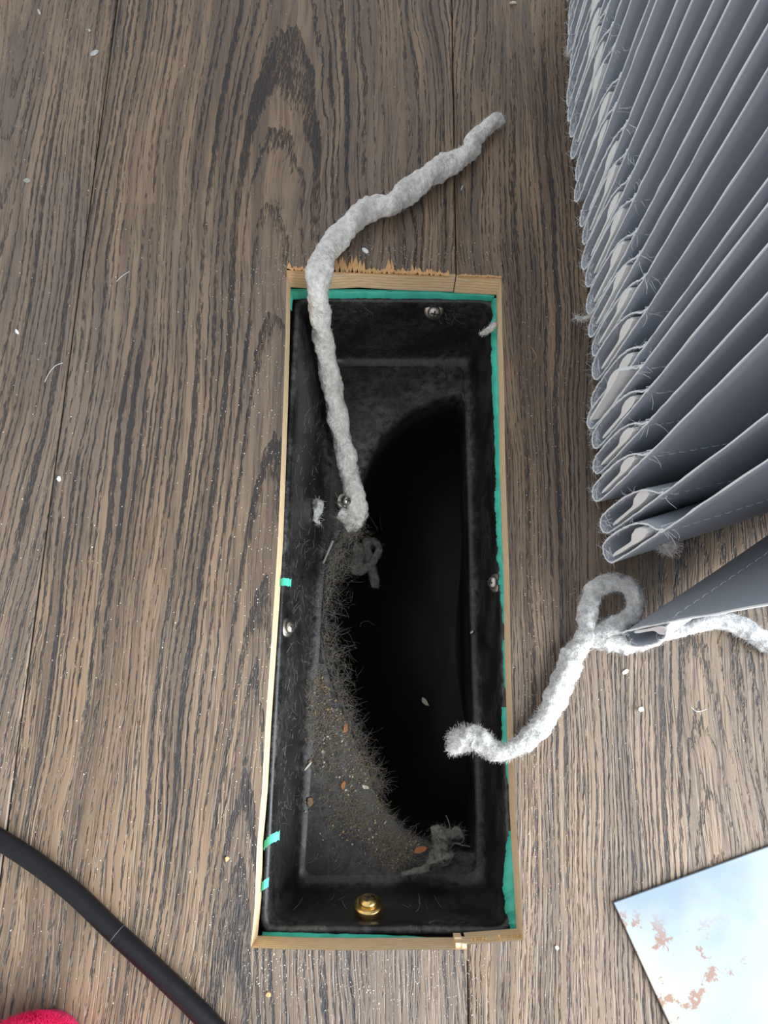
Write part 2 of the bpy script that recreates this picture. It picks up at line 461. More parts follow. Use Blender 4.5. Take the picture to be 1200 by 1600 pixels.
# opening of the round pipe: traced half ellipse closed along the right wall
hole_px = smooth_path([(736,612,0),(700,618,0),(650,638,0),(610,668,0),(585,702,0),(560,760,0),(533,830,0),(508,890,0),(497,945,0),(502,1010,0),(522,1075,0),(548,1140,0),(574,1200,0),(598,1256,0),(635,1294,0),(680,1316,0),(730,1331,0),(757,1334,0)], 8)
hole_w = [U(p.x, p.y, LEDZ) for p in hole_px]
right_line = [U(lerp(758.0, 738.0, k/30), lerp(1330.0, 616.0, k/30), LEDZ) for k in range(1, 30)]
hole_w += right_line
cen = U(655, 985, LEDZ)
def ang(p): return math.atan2(p.y - cen.y, p.x - cen.x)
def ray_hit(poly, a):
    d = Vector((math.cos(a), math.sin(a), 0)); best = None
    for i in range(len(poly)):
        p, q = poly[i] - cen, poly[(i + 1) % len(poly)] - cen
        e = q - p; den = d.x * e.y - d.y * e.x
        if abs(den) < 1e-12: continue
        t = (p.x * e.y - p.y * e.x) / den; u = (p.x * d.y - p.y * d.x) / den
        if t > 0 and -1e-6 <= u <= 1 + 1e-6 and (best is None or t > best): best = t
    return cen + d * best
hole = [ray_hit(hole_w, ang(p)) for p in outer]
# make sure the opening stays inside the ledge outline
for i in range(N_):
    ro, rh = (outer[i] - cen).length, (hole[i] - cen).length
    if rh > ro - .0004: hole[i] = cen + (outer[i] - cen) * ((ro - .0004) / ro)
def scaled(poly, s, z, sh=Vector((0, 0, 0))): return [Vector((cen.x + (p.x - cen.x) * s + sh.x, cen.y + (p.y - cen.y) * s + sh.y, z)) for p in poly]
mid = [lerp(outer[i], hole[i], .5) for i in range(N_)]
lipo = [lerp(outer[i], hole[i], .93) for i in range(N_)]
for q in lipo: q.z = LEDZ + .0012
body.loft([outer, mid, lipo, [Vector((p.x, p.y, LEDZ - .0002)) for p in hole], scaled(hole, .985, LEDZ - .004), scaled(hole, .985, LEDZ - .020)], False)
body.build('body', M['boot'], boot, smooth=True)
pipe = MB(); pr = []
for (s, z, sx, sy) in ((.995, LEDZ - .006, 0, 0), (1.0, LEDZ - .03, 0, 0), (.98, LEDZ - .07, .004, 0), (.90, LEDZ - .10, .012, 0), (.72, LEDZ - .122, .02, 0), (.42, LEDZ - .133, .026, 0), (.05, LEDZ - .136, .03, 0)):
    pr.append(scaled(hole, s, z, Vector((sx, sy, 0))))
pipe.loft(pr, False); pipe.f.append(tuple(len(pipe.v) - N_ + k for k in range(N_))); pipe.m.append(0)
pipe.build('pipe_elbow', M['deep'], boot, smooth=True)

def wall_point(side, u, t):
    i, j = {'top': (0, 1), 'right': (1, 2), 'bottom': (2, 3), 'left': (3, 0)}[side]
    w = wallmix(t); return lerp(w[i], w[j], u)
def wall_normal(side):
    i, j = {'top': (0, 1), 'right': (1, 2), 'bottom': (2, 3), 'left': (3, 0)}[side]
    n = (rimc[j] - rimc[i]).cross(ledc[i] - rimc[i]).normalized()
    c = Vector((.03, .06, n.z)); return n if n.dot(c - rimc[i]) > 0 else -n
def screw(p, n, r, mat, label, height=1.0):
    n = Vector(n).normalized(); a = n.orthogonal().normalized(); b = n.cross(a)
    def lathe(mb, prof, seg=24):
        mb.loft([[p + n * (h + .0012) + (a * math.cos(2*math.pi*k/seg) + b * math.sin(2*math.pi*k/seg)) * rr for k in range(seg)] for rr, h in prof], True)
    mb = MB(); lathe(mb, [(r, -.004), (r, .0006), (r*.98, .0010), (r*.80, .0013), (r*.66, .0015)])
    s = mb.build('screw', mat, boot, smooth=True); tag(s, label)
    mb = MB(); lathe(mb, [(r*.64, .0012), (r*.66, .0024*height), (r*.58, .0034*height), (r*.42, .0040*height), (r*.2, .0042*height)])
    mb.build('head', mat, s, smooth=True)
    mb = MB(); R = Matrix((a, b, n)).transposed().to_3x3()
    ax = R @ Matrix.Rotation(.5, 3, 'Z')
    mb.box(p + n * (.0040*height + .0013), (r*.72, r*.16, .0008), ax); mb.box(p + n * (.0040*height + .0013), (r*.16, r*.72, .0008), ax)
    mb.build('cross_recess', M['recess'], s)
screw(wall_point('bottom', .585, .20) + Vector((0, .0045, .000)), wall_normal('bottom') + Vector((0, 0, .45)), .0066, M['brass'], 'brass washer-head screw', 1.0)
screw(wall_point('top', .70, .14), wall_normal('top') + Vector((0, 0, .6)), .0054, M['steel'], 'dull steel screw half covered in lint')
screw(wall_point('right', .502, .10), wall_normal('right') + Vector((0, 0, .6)), .0048, M['steel'], 'steel pan-head screw')
screw(wall_point('left', .425, .10), wall_normal('left') + Vector((0, 0, .6)), .0046, M['steel'], 'steel screw furred with dust')
screw(U(536, 783, LEDZ + .004), Vector((.45, -.2, .9)), .0046, M['steel'], 'bent steel screw with lint caught on it', 1.5)
# sliver of bent steel next to it
mb = MB(); mb.tube([U(523,770,LEDZ+.006), U(530,785,LEDZ+.007), U(543,800,LEDZ+.004)], [.0006, .0011, .0004], 5); mb.build('metal_burr', M['steel'], boot)
mb = MB(); mb.tube([U(520,845,LEDZ+.002), U(505,880,LEDZ+.002)], [.0008, .0005], 5); mb.build('scratch_ridge', M['haird'], boot)

# ------------------------------------------------------------------ lint, hair and crumbs inside the boot
def in_poly(x, y, poly):
    c = False; j = len(poly) - 1
    for i in range(len(poly)):
        xi, yi = poly[i]; xj, yj = poly[j]
        if (yi > y) != (yj > y) and x < (xj - xi) * (y - yi) / (yj - yi) + xi: c = not c
        j = i
    return c
hole_poly = [(p.x, p.y) for p in hole_px] + [(758, 1330), (738, 616)]
deb_poly = [(478,1040),(500,1050),(520,1085),(548,1145),(575,1205),(600,1262),(640,1300),(660,1320),(620,1360),(540,1350),(470,1335),(462,1250),(468,1150)]
deb = MB(); cnt = 0
while cnt < 2300:
    x, y = random.uniform(455, 670), random.uniform(1030, 1365)
    if not in_poly(x, y, deb_poly) or in_poly(x, y, hole_poly): continue
    dn_ = min((q.x - x) ** 2 + (q.y - y) ** 2 for q in hole_px[70::4]) ** .5
    w = (noise.noise(Vector((x * .02, y * .02, 3))) + .55) * max(.05, 1.15 - dn_ / 75)
    # thicker along the rim of the pipe
    if random.random() > w: continue
    cnt += 1; p = U(x, y, LEDZ + .0006 + random.random() ** 2 * .003); a = random.uniform(0, 6.28)
    deb.fibre(p, (math.cos(a), math.sin(a), random.uniform(-.1, .25)), random.uniform(.002, .009), random.uniform(.00005, .00010), 4, .8, mi=0 if random.random() < .55 else 1)
for i in range(5200):
    x, y = random.uniform(455, 670), random.uniform(1030, 1365)
    if not in_poly(x, y, deb_poly) or in_poly(x, y, hole_poly): continue
    dn_ = min((q.x - x) ** 2 + (q.y - y) ** 2 for q in hole_px[70::4]) ** .5
    if random.random() > (noise.noise(Vector((x * .03, y * .03, 8))) + .6) * max(.06, 1.05 - dn_ / 95): continue
    s = random.uniform(.0003, .0010) * (1.6 if random.random() < .06 else 1)
    R = Matrix.Rotation(random.uniform(0, 3), 3, Vector((random.random(), random.random(), random.random() + .1)).normalized())
    deb.box(U(x, y, LEDZ + .0006 + random.random() * .0012), (s, s * random.uniform(.4, 1), s * .5), R, mi=random.choice((1, 2, 2, 2, 3)))
o = deb.build('dust_and_hair_litter', [M['haird'], M['straw'], M['crumb'], M['dust']], None, origin=U(550, 1230, LEDZ))
tag(o, 'mat of brown crumbs, dust and hair on the near ledge of the duct', 'dust', kind='stuff')

web = MB()
edge = [(548,820),(530,850),(512,885),(502,920),(500,960),(505,1010),(518,1055),(535,1100),(552,1145),(575,1195),(592,1235)]
es = smooth_path([(x, y, 0) for x, y in edge], 8)
for i in range(1900):
    p = random.choice(es); off = abs(random.gauss(0, 1)); y = p.y + random.uniform(-10, 10)
    wd_ = 30 if p.y < 1060 else 12
    x = p.x - 4 + off * wd_ * .6
    q = U(x, y, LEDZ + .001 - off * .004); a = random.choice((1.3, 1.7, 4.5, 4.9)) + random.gauss(0, .7)
    web.fibre(q, (math.cos(a), math.sin(a), random.uniform(-.4, .2)), random.uniform(.004, .013), random.uniform(.00003, .00007), 6, 1.2, mi=0 if random.random() < .8 else 1)
o = web.build('hair_web', [M['haird'], M['straw']], None, origin=U(510, 960, LEDZ))
tag(o, 'web of grey hair hanging along the left lip of the pipe opening', 'hair', kind='stuff')

wsp = MB()    # wisps on the walls and scattered fibres
for (x, y, n, sprd, side) in ((700,486,26,10,'top'), (560,480,14,12,'top'), (640,520,10,30,'top'), (660,1430,16,18,'bottom'), (520,1420,8,22,'bottom')):
    for k in range(n):
        xx, yy = x + random.gauss(0, sprd), y + random.gauss(0, sprd * .5)
        t = ((yy - 468) / 89 if side == 'top' else (1454 - yy) / 66); t = max(.05, min(.9, t))
        p = wall_point(side, 0, t); z = p.z; q = U(xx, yy, z); q.y = wall_point(side, .5, t).y + (-.0006 if side == 'top' else .0006)
        a = random.uniform(0, 6.28); wsp.fibre(q, (math.cos(a), 0, math.sin(a)), random.uniform(.003, .010), .00007, 4, .5)
for k in range(260):
    y = random.uniform(560, 1330); t = random.uniform(.15, .95)
    p = wall_point('left', 1 - (y - 470) / 985, t) + Vector((.0012, 0, .0006))
    a = random.uniform(0, 6.28); wsp.fibre(p, (.1 * math.cos(a), math.cos(a), math.sin(a) * .5), random.uniform(.0015, .007), .00006, 3, .4)
o = wsp.build('dust_wisps', M['haird'], None, origin=U(560, 700, LEDZ)); tag(o, 'thin wisps of dust clinging to the inner walls of the duct', 'dust', kind='stuff')

def lint_rope(name, label, cat, path, rad, mat, fuzzmat, nf=1500, flen=.0028, twist=0.0, nseg=14, lump=.16, fth=.00008, group=None, tuft=None):
    P = smooth_path([tuple(p) + (r,) for p, r in zip(path, rad)], nseg) if False else None
    pos = smooth_path([tuple(p) for p in path], nseg); rr = smooth_path([(r, 0, 0) for r in rad], nseg)
    n = 18; rings = []; up = None; org = pos[0].copy(); org.z = min(p.z for p in pos); s = 0; sd = random.uniform(0, 99)
    frames = []
    for i, p in enumerate(pos):
        t = (pos[min(i+1, len(pos)-1)] - pos[max(i-1, 0)]).normalized()
        if up is None: up = t.orthogonal()
        a = (up - t * up.dot(t)).normalized(); up = a; b = t.cross(a)
        if i: s += (p - pos[i-1]).length
        ring_ = []; frames.append((p, t, a, b, rr[i].x))
        for k in range(n):
            th = 2*math.pi*k/n
            d = a * math.cos(th) + b * math.sin(th)
            f = 1 + .13 * math.cos(2 * th + twist * s) * (1 if twist else 0) + lump * noise.noise((p + d * rr[i].x * 2) * 170 + Vector((sd, 0, 0))) + lump * .8 * noise.noise((p + d * rr[i].x) * 420 + Vector((sd, 7, 0)))
            ring_.append(p + d * rr[i].x * f)
        rings.append(ring_)
    e = empty(name, org); tag(e, label, cat, group)
    mb = MB(); mb.loft(rings, True); mb.build('strand', mat, e, smooth=True)
    fz = MB()
    for k in range(nf):
        p, t, a, b, r = random.choice(frames); th = random.uniform(0, 6.283); d = a * math.cos(th) + b * math.sin(th)
        fz.fibre(p + t * random.uniform(-.001, .001) + d * r * .9, d * .55 + t * random.uniform(-1, 1) + Vector((0, 0, random.uniform(-.2, .3))), flen * random.uniform(.4, 1.3), fth, 3, .55)
    if tuft:
        c, rad_, cnt_, len_ = tuft
        for k in range(cnt_):
            d = Vector((random.gauss(0, 1), random.gauss(0, 1), random.gauss(0, .6))).normalized()
            fz.fibre(c + Vector((d.x * 1.25, d.y * .75, d.z * .6)) * rad_ * random.random() ** .6, d + Vector((-.3, .3, 0)), len_ * random.uniform(.3, 1), fth, 4, .8)
    tag(fz.build('fuzz', fuzzmat, e), 'loose fibres', kind='stuff')
    return e

r1 = [(783, 184, 0.004, 0.0026), (768, 194, 0.005, 0.0042), (742, 216, 0.006, 0.0040), (735, 236, 0.006, 0.005), (700, 256, 0.0062, 0.0055), (660, 282, 0.0062, 0.0058), (632, 304, 0.006, 0.0058), (612, 320, 0.006, 0.0056), (585, 324, 0.006, 0.0056), (556, 342, 0.006, 0.0056), (530, 370, 0.006, 0.0058), (508, 396, 0.007, 0.0058), (499, 424, 0.008, 0.006), (497, 452, 0.003, 0.00533), (500, 488, -0.012, 0.00516), (507, 540, -0.038, 0.00533), (519, 606, -0.06, 0.00568), (533, 676, -0.075, 0.00568), (546, 738, -0.08, 0.00568), (556, 782, -0.082, 0.00585), (560, 806, -0.086, 0.0055), (548, 824, -0.09, 0.00344)]
lint_rope('lint_rope', 'long twisted rope of pale lint hanging over the far cut into the duct', 'lint', [U(x, y, z) for x, y, z, r in r1], [r for *_, r in r1], M['felt'], M['fuzz'], 5000, .0015, 260, 14, .22, .000055)
r2 = [(703,1174,-.004,.0012),(712,1166,-.003,.0030),(724,1156,-.002,.0042),(740,1151,-.001,.0046),(752,1158,.000,.0048),(767,1170,.001,.0040),(786,1176,.003,.0034),(812,1164,.0045,.0038),(838,1142,.0048,.0042),(862,1104,.0048,.0046),(880,1064,.005,.0048),(896,1024,.005,.0048),(918,992,.005,.0046),(918,960,.006,.0042),(926,926,.007,.0040),(952,911,.008,.0040),(980,914,.009,.0038),(994,938,.010,.0036),(986,964,.009,.0036),(962,978,.007,.0042),(936,990,.006,.0046),(944,1000,.005,.0046),(970,1006,.004,.0042),(1000,1006,.004,.0030),(1040,992,.003,.0024),(1080,980,.003,.0028),(1115,970,.004,.0036),(1150,976,.005,.0040),(1180,992,.005,.0042),(1215,1015,.005,.0040)]
lint_rope('lint_rope', 'looped white lint rope trailing from the hole edge to the lone blind vane', 'lint', [U(x, y, z) for x, y, z, r in r2], [r for *_, r in r2], M['felt2'], M['fuzz'], 9000, .0021, 0, 12, .34, .000055, tuft=(U(728, 1154, -.002), .006, 1300, .0042))
r3 = [(626,1366,.000,.0006),(648,1361,.001,.0014),(668,1355,.002,.0020),(678,1344,.003,.0036),(692,1338,.003,.0046),(686,1322,.004,.0040),(694,1310,.005,.0040),(682,1300,.005,.0030),(700,1304,.006,.0026),(716,1299,.006,.0016),(722,1308,.006,.0008)]
c3 = lint_rope('lint_clump', 'small grey lint clump on the near ledge beside an orange wood chip', 'lint', [U(x, y, LEDZ + z + .003) for x, y, z, r in r3], [r for *_, r in r3], M['lintg'], M['fuzzg'], 900, .0035, 0, 6, .75, .00005)
mb = MB()
for pts in ([(704,1302),(702,1287),(697,1274)], [(694,1312),(712,1318),(735,1323)], [(716,1300),(724,1306),(721,1317),(706,1319),(699,1326)], [(690,1318),(704,1324),(712,1316),(724,1322)]):
    mb.tube(smooth_path([tuple(U(x, y, LEDZ + .006)) for x, y in pts], 4), .0002, 4)
mb.build('thread', M['fuzzg'], c3)
r4 = [(545, 848, -0.145, 0.0033), (560, 862, -0.147, 0.00495), (556, 890, -0.15, 0.0044), (580, 880, -0.148, 0.0033), (592, 858, -0.146, 0.00242), (584, 846, -0.146, 0.00242), (572, 852, -0.148, 0.0033), (585, 905, -0.151, 0.0033), (586, 918, -0.152, 0.0022)]
lint_rope('lint_clump', 'dark grey lint curl hanging just inside the pipe below the long rope', 'lint', [U(x, y, z) for x, y, z, r in r4], [r for *_, r in r4], M['lintg'], M['fuzzg'], 260, .003, 0, 6, .25, .00007)
r5 = [(775,504,-.012,.0012),(768,512,-.014,.0018),(758,519,-.016,.0016),(750,522,-.017,.0006)]
lint_rope('lint_wisp', 'short white lint wisp poking in at the far right corner of the hole', 'lint', [U(x, y, z) for x, y, z, r in r5], [r for *_, r in r5], M['felt2'], M['fuzz'], 90, .0018, 0, 6)
r6 = [(488,790,.004,.0010),(497,784,.006,.0022),(497,798,.006,.0026),(493,812,.004,.0014),(500,818,.002,.0008)]
lint_rope('lint_wisp', 'small bluish lint wisp on the left duct wall beside the bent screw', 'lint', [U(x, y, LEDZ + .010 + z) for x, y, z, r in r6], [r for *_, r in r6], M['felt2'], M['fuzz'], 140, .003, 0, 6, .4)
r7 = [(530,800,.004,.0030),(545,808,.003,.0042),(556,815,.000,.0036),(540,826,.000,.0024)]
lint_rope('lint_clump', 'fluffy grey lint gathered at the foot of the long rope', 'lint', [U(x, y, LEDZ + z) for x, y, z, r in r7], [r for *_, r in r7], M['felt'], M['fuzzg'], 500, .005, 0, 6, .4)

def flake(name, label, cat, px, py, z, lpx, wpx, rot, mat, th=.0006, group=None):
    """an irregular little chip lying at (px, py)"""
    p = U(px, py, z); sc = (H - z) / F
    n = 7; poly = []
    for k in range(n):
        a = 2*math.pi*k/n; r = random.uniform(.55, 1.2)
        x, y = math.cos(a) * lpx * .5 * sc * r, math.sin(a) * wpx * .5 * sc * r
        c, s = math.cos(rot), math.sin(rot); poly.append((x*c - y*s, x*s + y*c))
    mb = MB()
    tilt = [random.uniform(-.0003, .0003) for _ in range(n)]
    lo = [p + Vector((x, y, 0)) for x, y in poly]; hi = [p + Vector((x*.9, y*.9, th + max(-th*.6, t))) for (x, y), t in zip(poly, tilt)]
    mb.loft([lo, hi], True)
    o = mb.build(name, mat, None, origin=p); return tag(o, label, cat, group)
flake('wood_chip', 'orange wood chip lying against the small grey lint clump', 'wood chip', 657, 1327, LEDZ + .002, 26, 11, .25, M['chip'], .001)
flake('wood_chip', 'upright orange wood flake in the hair along the pipe lip', 'wood chip', 540, 1138, LEDZ + .001, 16, 8, 1.4, M['chip'], .001)
flake('wood_chip', 'cream rice-like chip among the brown litter', 'wood chip', 571, 1230, LEDZ + .001, 13, 8, -.3, M['paper'], .0012)
flake('wood_chip', 'brown wood flake left of the cream chip', 'wood chip', 536, 1227, LEDZ + .001, 16, 9, 1.3, M['chip'], .001)
flake('wood_chip', 'dull brown flake at the left of the litter', 'wood chip', 485, 1253, LEDZ + .001, 17, 9, 1.7, M['crumb'], .001)
flake('wood_chip', 'thin tan sliver at the upper left of the litter', 'wood chip', 482, 1197, LEDZ + .001, 22, 4, .9, M['paper'], .001)
flake('lint_fleck', 'pale oval fleck stuck high on the left duct wall', 'fleck', 462, 770, -.045, 20, 8, 1.2, M['hem'], .0008)
flake('lint_fleck', 'grey fleck deep inside the dark pipe', 'fleck', 664, 1096, LEDZ - .10, 16, 8, -.8, M['paper'], .001)
flake('lint_fleck', 'tiny pale fleck low on the right duct wall', 'fleck', 737, 988, LEDZ + .001, 6, 4, .8, M['paper'], .001)

# ------------------------------------------------------------------ vertical blind vanes stacked at the right
WV = .118; ZB = .006; HP = .066; ZTOP = 2.05
def vane(px, py, deg, label, bulge=1.0, wshift=0.0, lean=0.0, hp=HP, wtilt=0.0, curve=None, zb=ZB):
    T = U(px, py, zb); a = math.radians(deg)
    ex = Vector((math.cos(a), math.sin(a), 0)); ey = Vector((-math.sin(a), math.cos(a), 0))
    e = empty('blind_vane', T); tag(e, label, 'blind vane', 'grey vertical blind vanes')
    def W(x, y, z):
        bow = (curve if curve is not None else .0) * math.sin(math.pi * min(1, x / WV)) * sstep(0, .05, z)
        yy = y + bow + lean * z * (1 - sstep(.25, 1.6, z))
        return T + ex * x + ey * yy + Vector((0, 0, z))
    sg = -1 if bulge < 0 else 1; bulge = abs(bulge)
    B = bulge * .0092
    prof = [(-.0002, hp + .004)] + [(B * f, hp * h) for f, h in ((.10,.985),(.36,.92),(.66,.80),(.88,.62),(.99,.40),(1.0,.19),(.92,.07),(.72,.018),(.48,.0),(.24,.018),(.07,.07),(.0,.16))] + \
           [(-.0004, hp * .4), (-.0006, hp * .7), (-.0006, hp), (-.0007, hp + .006), (-.0007, hp + .03), (-.0007, .14), (-.0007, .22), (-.0007, .35), (-.0007, .7), (-.0007, 1.2), (-.0007, ZTOP)]
    prof = [(y * sg, z) for y, z in prof]
    xs = [0, .004, .012, .03, .05, .075, .1, WV]
    sd = random.uniform(0, 50)
    def wav(x, z): return .0003 * noise.noise(Vector((x * 25, z * 30, sd)))
    th = .00045; rows = []
    nn = []
    for i, (y, z) in enumerate(prof):
        y0, z0 = prof[max(i-1, 0)]; y1, z1 = prof[min(i+1, len(prof)-1)]
        t = Vector((y1 - y0, z1 - z0)).normalized(); nn.append(Vector((-t.y, t.x)))
    for x in xs:
        r = [W(x, y + wav(x, z), z) for y, z in prof]
        r2_ = [W(x, y + q.x * th + wav(x, z), z + q.y * th) for (y, z), q in zip(prof, nn)]
        rows.append(r + r2_[::-1])
    mb = MB(); mb.loft(rows, True)
    mb.f = [f for f in mb.f]; o = mb.build('fabric', M['vane'], e)
    for p_ in o.data.polygons: p_.use_smooth = len(p_.vertices) == 4
    # pale frayed cut edge round the pocket and up the side
    pts = []; 
    dense = smooth_path([(0, y, z) for y, z in prof[:-4]], 5)
    for q in dense: pts.append(W(-.0001 + random.gauss(0, .0001), q.y + wav(0, q.z) + random.gauss(0, .00007), q.z + random.gauss(0, .00006)))
    mb = MB(); mb.tube(pts, [.00038 * random.uniform(.7, 1.3) for _ in pts], 5)
    mb.build('cut_edge', M['hem'], e)
    # stitch line closing the pocket
    mb = MB(); k = 0.004
    while k < WV - .004:
        mb.tube([W(k, -.0010*sg, hp + .001), W(k + .0016, -.0013*sg, hp + .001), W(k + .0030, -.0010*sg, hp + .001)], .00016, 3); k += .0042
    mb.tube([W(x_, .0010*sg + wav(x_, hp), hp + .003) for x_ in xs], .00022, 4)
    mb.build('stitching', M['hem'], e)
    # white weight bar in the pocket
    def Wt(x, y, z):
        return W(x, y + wtilt * (z - hp * .3), z)
    wp = [(.0010,.20),(.0007,.28),(.0007,.45),(.0007,.56),(.0004,.63),(.0003,.70),(.0005,.79),(.0014,.86),(.0032,.85),(.0049,.78),(.0054,.71),(.0046,.64),(.0026,.60),(.0022,.56),(.0022,.45),(.0023,.30),(.0022,.23),(.0017,.19)]
    wp = [(sg * (y * min(1.0, bulge) + .0009), h) for y, h in wp]
    rows = [[Wt(x, y * s, hp * (h + .0) ) for y, h in wp] for x, s in ((wshift, .92), (wshift + .0006, 1.0), (.06, 1), (.104, 1), (.106, .9))]
    mb = MB(); mb.loft(rows, True); mb.build('bottom_weight', M['weight'], e)
    # loose threads at pocket end and at the seam
    mb = MB()
    for k in range(44):
        q = random.choice(dense[4:62]); p = W(0, q.y, q.z); d = -ex * random.uniform(.2, 1) + Vector((random.gauss(0, .5), random.gauss(0, .5), random.gauss(0, .5)))
        mb.fibre(p, d, random.uniform(.0012, .0050), .00006, 5, .8)
    for k in range(5):
        q = W(random.uniform(0, .004), -.001 * sg, hp + random.uniform(-.002, .004)); mb.fibre(q, ex * random.gauss(.3, .7) - ey * .6 + Vector((0, 0, random.gauss(0, .6))), random.uniform(.002, .007), .00011, 5, .5)
    for k in range(10):                                   # lint cobweb across the pocket mouth
        p = W(-.0002, random.uniform(.1, .9) * B * sg, random.uniform(.03, .2) * hp); q = W(-.0005, random.uniform(.1, .9) * B * sg, random.uniform(.02, .26) * hp)
        mb.tube([p, lerp(p, q, .5) - ex * random.uniform(0, .0006), q], .00007, 3)
    tag(mb.build('loose_threads', M['hem'], e), 'frayed pale threads', kind='stuff')
    return e

vane(968, 988, 33, 'single blind vane standing apart over the looped lint rope', -.85, .002, -.05, .052, 0.0)
tips = [(951,884,18.5),(943,838,15),(932,789,13),(932,746,11.5),(931,707,10.5),(921,676,10.5),(928,648,9),(931,601,10),(930,563,10),(925,533,11),(921,499,9),(918,456,10),(913,429,10),(913,389,9),(911,361,10),(902,322,10),(903,292,9),(897,255,10),(896,222,10),(890,196,9),(890,174,10),(893,148,10),(894,122,9),(889,90,10),(891,62,10),(891,37,9),(888,6,10),(887,-22,10)]
ordn = ['first','second','third','fourth','fifth','sixth','seventh','eighth','ninth','tenth','eleventh','twelfth','thirteenth','fourteenth','fifteenth','sixteenth','seventeenth','eighteenth','nineteenth','twentieth']
for i, (x, y, d) in enumerate(tips):
    if i == 0: lb = 'nearest grey blind vane of the stack, with a lint puff on its face'
    elif i == 5: lb = 'sixth grey blind vane of the stack, its white weight slipping out of the pocket'
    elif i < 20: lb = 'grey blind vane, %s of the stack counted from the near end' % ordn[i]
    else: lb = 'grey blind vane, %s after the twentieth at the far end of the stack' % ordn[i - 20]
    room = (U(*tips[i + 1][:2], ZB).y - U(x, y, ZB).y) if i + 1 < len(tips) else .01      # gap to the vane behind
    vane(x + random.uniform(-1.5, 1.5), y, d + random.uniform(-.5, .5), lb, min(random.uniform(.8, 1.12), room * .88 / .0092), (random.uniform(-.0012, .0008) if i != 5 else -.0035), random.uniform(-.012, .012), HP * random.uniform(.95, 1.05), random.uniform(-.02, .03) if i != 5 else .06, random.uniform(-.0015, .0015))
lint_rope('lint_tuft', 'soft lint puff caught on the face of the nearest stacked vane', 'lint', [U(1036, 848, .032), U(1043, 851, .032), U(1052, 856, .031)], [.0020, .0034, .0024], M['felt'], M['fuzz'], 420, .0034, 0, 6, .5)
lint_rope('lint_tuft', 'white lint tuft hanging from a vane pocket beside the far floor', 'lint', [U(886, 86, .006), U(893, 82, .007), U(902, 72, .010)], [.0010, .0018, .0012], M['felt2'], M['fuzz'], 160, .0030, 0, 6, .5)
lint_rope('lint_tuft', 'frayed lint tuft strung between two pockets midway along the stack', 'lint', [U(898, 496, .006), U(910, 498, .006), U(924, 494, .008), U(930, 482, .012)], [.0006, .0009, .0014, .0012], M['felt2'], M['fuzz'], 160, .0028, 0, 6, .5)

# ------------------------------------------------------------------ cable, plate, slipper
path = [(-60,1278,.0040),(0,1312,.0040),(60,1351,.0040),(120,1399,.0040),(177,1454,.0040),(240,1512,.0040),(300,1570,.0040),(345,1618,.0040),(400,1690,.0040)]
cp = smooth_path([tuple(U(*p)) for p in path], 12)
cb = empty('power_cable', (cp[0].x, cp[0].y, 0)); tag(cb, 'thick black rubber cable lying across the near left floor', 'cable')
mb = MB(); mb.tube(cp, .0039, 20); mb.build('cable_jacket', M['cable'], cb, smooth=True)
mb = MB(); i = 49; mb.tube([cp[i], cp[i] + (cp[i+1] - cp[i]) * .22], .00397, 20); mb.build('scuff_ring', M['mark'], cb, smooth=True)

c0 = U(957, 1409); e1 = (U(1200, 1321) - c0).normalized(); e2 = (U(1045, 1600) - c0); e2 = (e2 - e1 * e2.dot(e1)).normalized()
e2b = (U(1045, 1600) - c0).normalized()
mb = MB(); L1, L2 = .16, .22
poly = [c0, c0 + e2b * L2, c0 + e2b * L2 + e1 * L1, c0 + e1 * L1]
mb.prism([(p.x, p.y) for p in poly], .0004, .0016)
o = mb.build('metal_plate', M['plate'], None, origin=(c0.x, c0.y, 0)); tag(o, 'scuffed galvanised metal plate with rust spots on the near right floor', 'metal plate')
md = o.modifiers.new('bevel', 'BEVEL'); md.width = .0003; md.segments = 2

tip = U(52, 1596, .018); sl = empty('slipper', (tip.x, tip.y, 0)); tag(sl, 'bright pink fuzzy slipper toe at the near left corner', 'slipper')
rows = []; rows2 = []
for k in range(22):
    t = k / 21; dy = .20 * t ** 2.2; R_ = .027
    w = math.sqrt(max(1e-8, R_ ** 2 - (R_ - min(dy, R_)) ** 2)) + .012 * sstep(.01, .09, dy) + .0003
    hgt = .020 * math.sqrt(max(1e-6, 1 - (1 - min(1, dy / .035)) ** 2)) + .012 * sstep(.02, .1, dy) + .0003
    base = Vector((tip.x - .012 * t, tip.y - dy, 0))
    rows.append([base + Vector((w * math.cos(2*math.pi*q/20), 0, .014 + (hgt if math.sin(2*math.pi*q/20) > 0 else min(hgt, .011)) * math.sin(2*math.pi*q/20))) for q in range(20)])
    rows2.append([base + Vector((w * .84 * c, -.002, z)) for c, z in ((-1,.006),(-1,.0005),(1,.0005),(1,.006))])
mb = MB(); mb.loft(rows); up_ = mb.build('upper', M['pink'], sl, smooth=True)
fz = MB()
for k in range(9000):
    i_ = random.random() * 20.9; q_ = random.random() * 20; ra, rb = rows[int(i_)], rows[int(i_) + 1]; qa, qb = int(q_) % 20, (int(q_) + 1) % 20
    p = lerp(lerp(ra[qa], ra[qb], q_ % 1), lerp(rb[qa], rb[qb], q_ % 1), i_ % 1); c = Vector((tip.x, p.y - .01, .012))
    fz.fibre(p, (p - c), random.uniform(.001, .0022), .00008, 2, .4)
tag(fz.build('fuzz', M['pink'], sl), kind='stuff')
mb = MB(); mb.loft(rows2); mb.build('sole', M['sole'], sl)

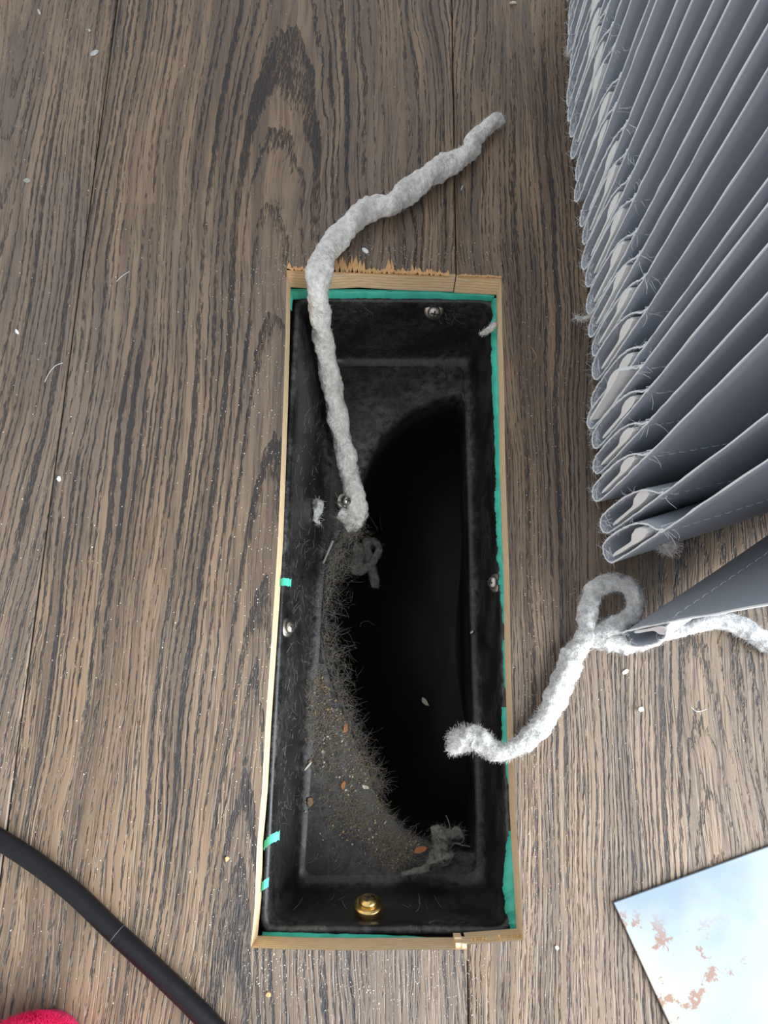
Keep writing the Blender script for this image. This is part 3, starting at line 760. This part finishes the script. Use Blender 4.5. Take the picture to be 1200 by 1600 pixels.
# ------------------------------------------------------------------ flecks and sawdust on the floor
for (x, y, l, w, r, m, lb) in (
    (148, 83, 24, 11, .6, 'felt2', 'largest white lint fleck on the far left plank joint'),
    (61, 19, 16, 6, 1.9, 'felt2', 'narrow white lint fleck at the far left corner'),
    (140, 48, 6, 6, 0, 'felt2', 'tiny white crumb just beyond the largest lint fleck'),
    (43, 282, 14, 10, .4, 'fuzzg', 'faint grey lint fleck on the left plank'),
    (27, 519, 8, 12, .2, 'hem', 'pale blue-grey fleck at the left margin'),
    (92, 748, 11, 7, -.8, 'hem', 'pale fleck on the left plank joint level with the bent screw'),
    (570, 391, 19, 9, -.6, 'hem', 'white lint fleck beside the rope bend above the far cut'),
    (722, 294, 5, 16, -.3, 'felt2', 'thin white sliver below the far end of the long lint rope'),
    (802, 5, 18, 5, .1, 'paper', 'cream sliver at the far edge of the view'),
    (976, 1050, 14, 7, .5, 'weight', 'white plastic crumb on the floor below the lone vane'),
    (1001, 1108, 9, 9, 0, 'weight', 'round white crumb in the middle of the right plank'),
    (857, 1117, 5, 5, 0, 'weight', 'tiny white speck beside the white lint rope'),
    (355, 1341, 8, 9, 0, 'splint', 'tan wood crumb left of the near end of the hole'),
    (420, 1553, 9, 7, 0, 'splint', 'tan wood crumb below the near left hole corner'),
    (870, 1481, 7, 8, 0, 'weight', 'white speck between the hole corner and the metal plate')):
    flake('floor_fleck', lb, 'fleck', x, y, .0001, l, w, r, M[m], .0007)
mb = MB()
for (pts) in ([(70,597),(76,584),(86,572),(98,567)], [(182,440),(190,432),(202,424)], [(830,542),(838,556),(834,566)], [(1080,1105),(1090,1112),(1104,1108)]):
    mb2 = MB(); mb2.tube(smooth_path([tuple(U(x, y, .0004)) for x, y in pts], 5), .00009, 4)
    mb.v, mb.f, mb.m = mb2.v, mb2.f, mb2.m
    lb = {70: 'thin pale hair lying on the far left plank joint', 182: 'short pale hair on the left of the middle plank', 830: 'short tan fibre between the hole and the blinds', 1080: 'fine pale hair on the lit right plank'}[pts[0][0]]
    o = mb.build('stray_hair', M['hem'] if pts[0][0] != 830 else M['splint'], None, origin=U(*pts[0])); tag(o, lb, 'hair')

hole_out = [tuple(p) for p in left_cut + topB[1:] + right_cut] + [(733, 1476)] + list(reversed(botB))
sd = MB(); n = 0
while n < 2600:
    if random.random() < .45:
        x, y = random.uniform(0, 1200), random.uniform(0, 1600)
    else:
        k = random.random()
        if k < .35: x, y = 415 + random.gauss(0, 40) - 10, random.uniform(380, 1500)
        elif k < .55: x, y = random.uniform(430, 800), 400 + random.gauss(0, 22)
        elif k < .80: x, y = random.uniform(380, 760), 1530 + random.gauss(0, 30)
        else: x, y = 815 + abs(random.gauss(0, 40)), random.uniform(420, 1480)
    if in_poly(x, y, hole_out): continue
    n += 1; s = random.uniform(.00014, .00036) * (1.5 if random.random() < .05 else 1)
    p = U(x, y, 0)
    q = [p + Vector((math.cos(t) * s, math.sin(t) * s, 0)) for t in (random.random(), 2.1 + random.random(), 4.2 + random.random())]
    sd.add(q + [p + Vector((0, 0, s))], [(0, 1, 3), (1, 2, 3), (2, 0, 3)])
o = sd.build('sawdust', M['dust']); tag(o, 'fine pale sawdust sprinkled over the planks round the hole', 'sawdust', kind='stuff')
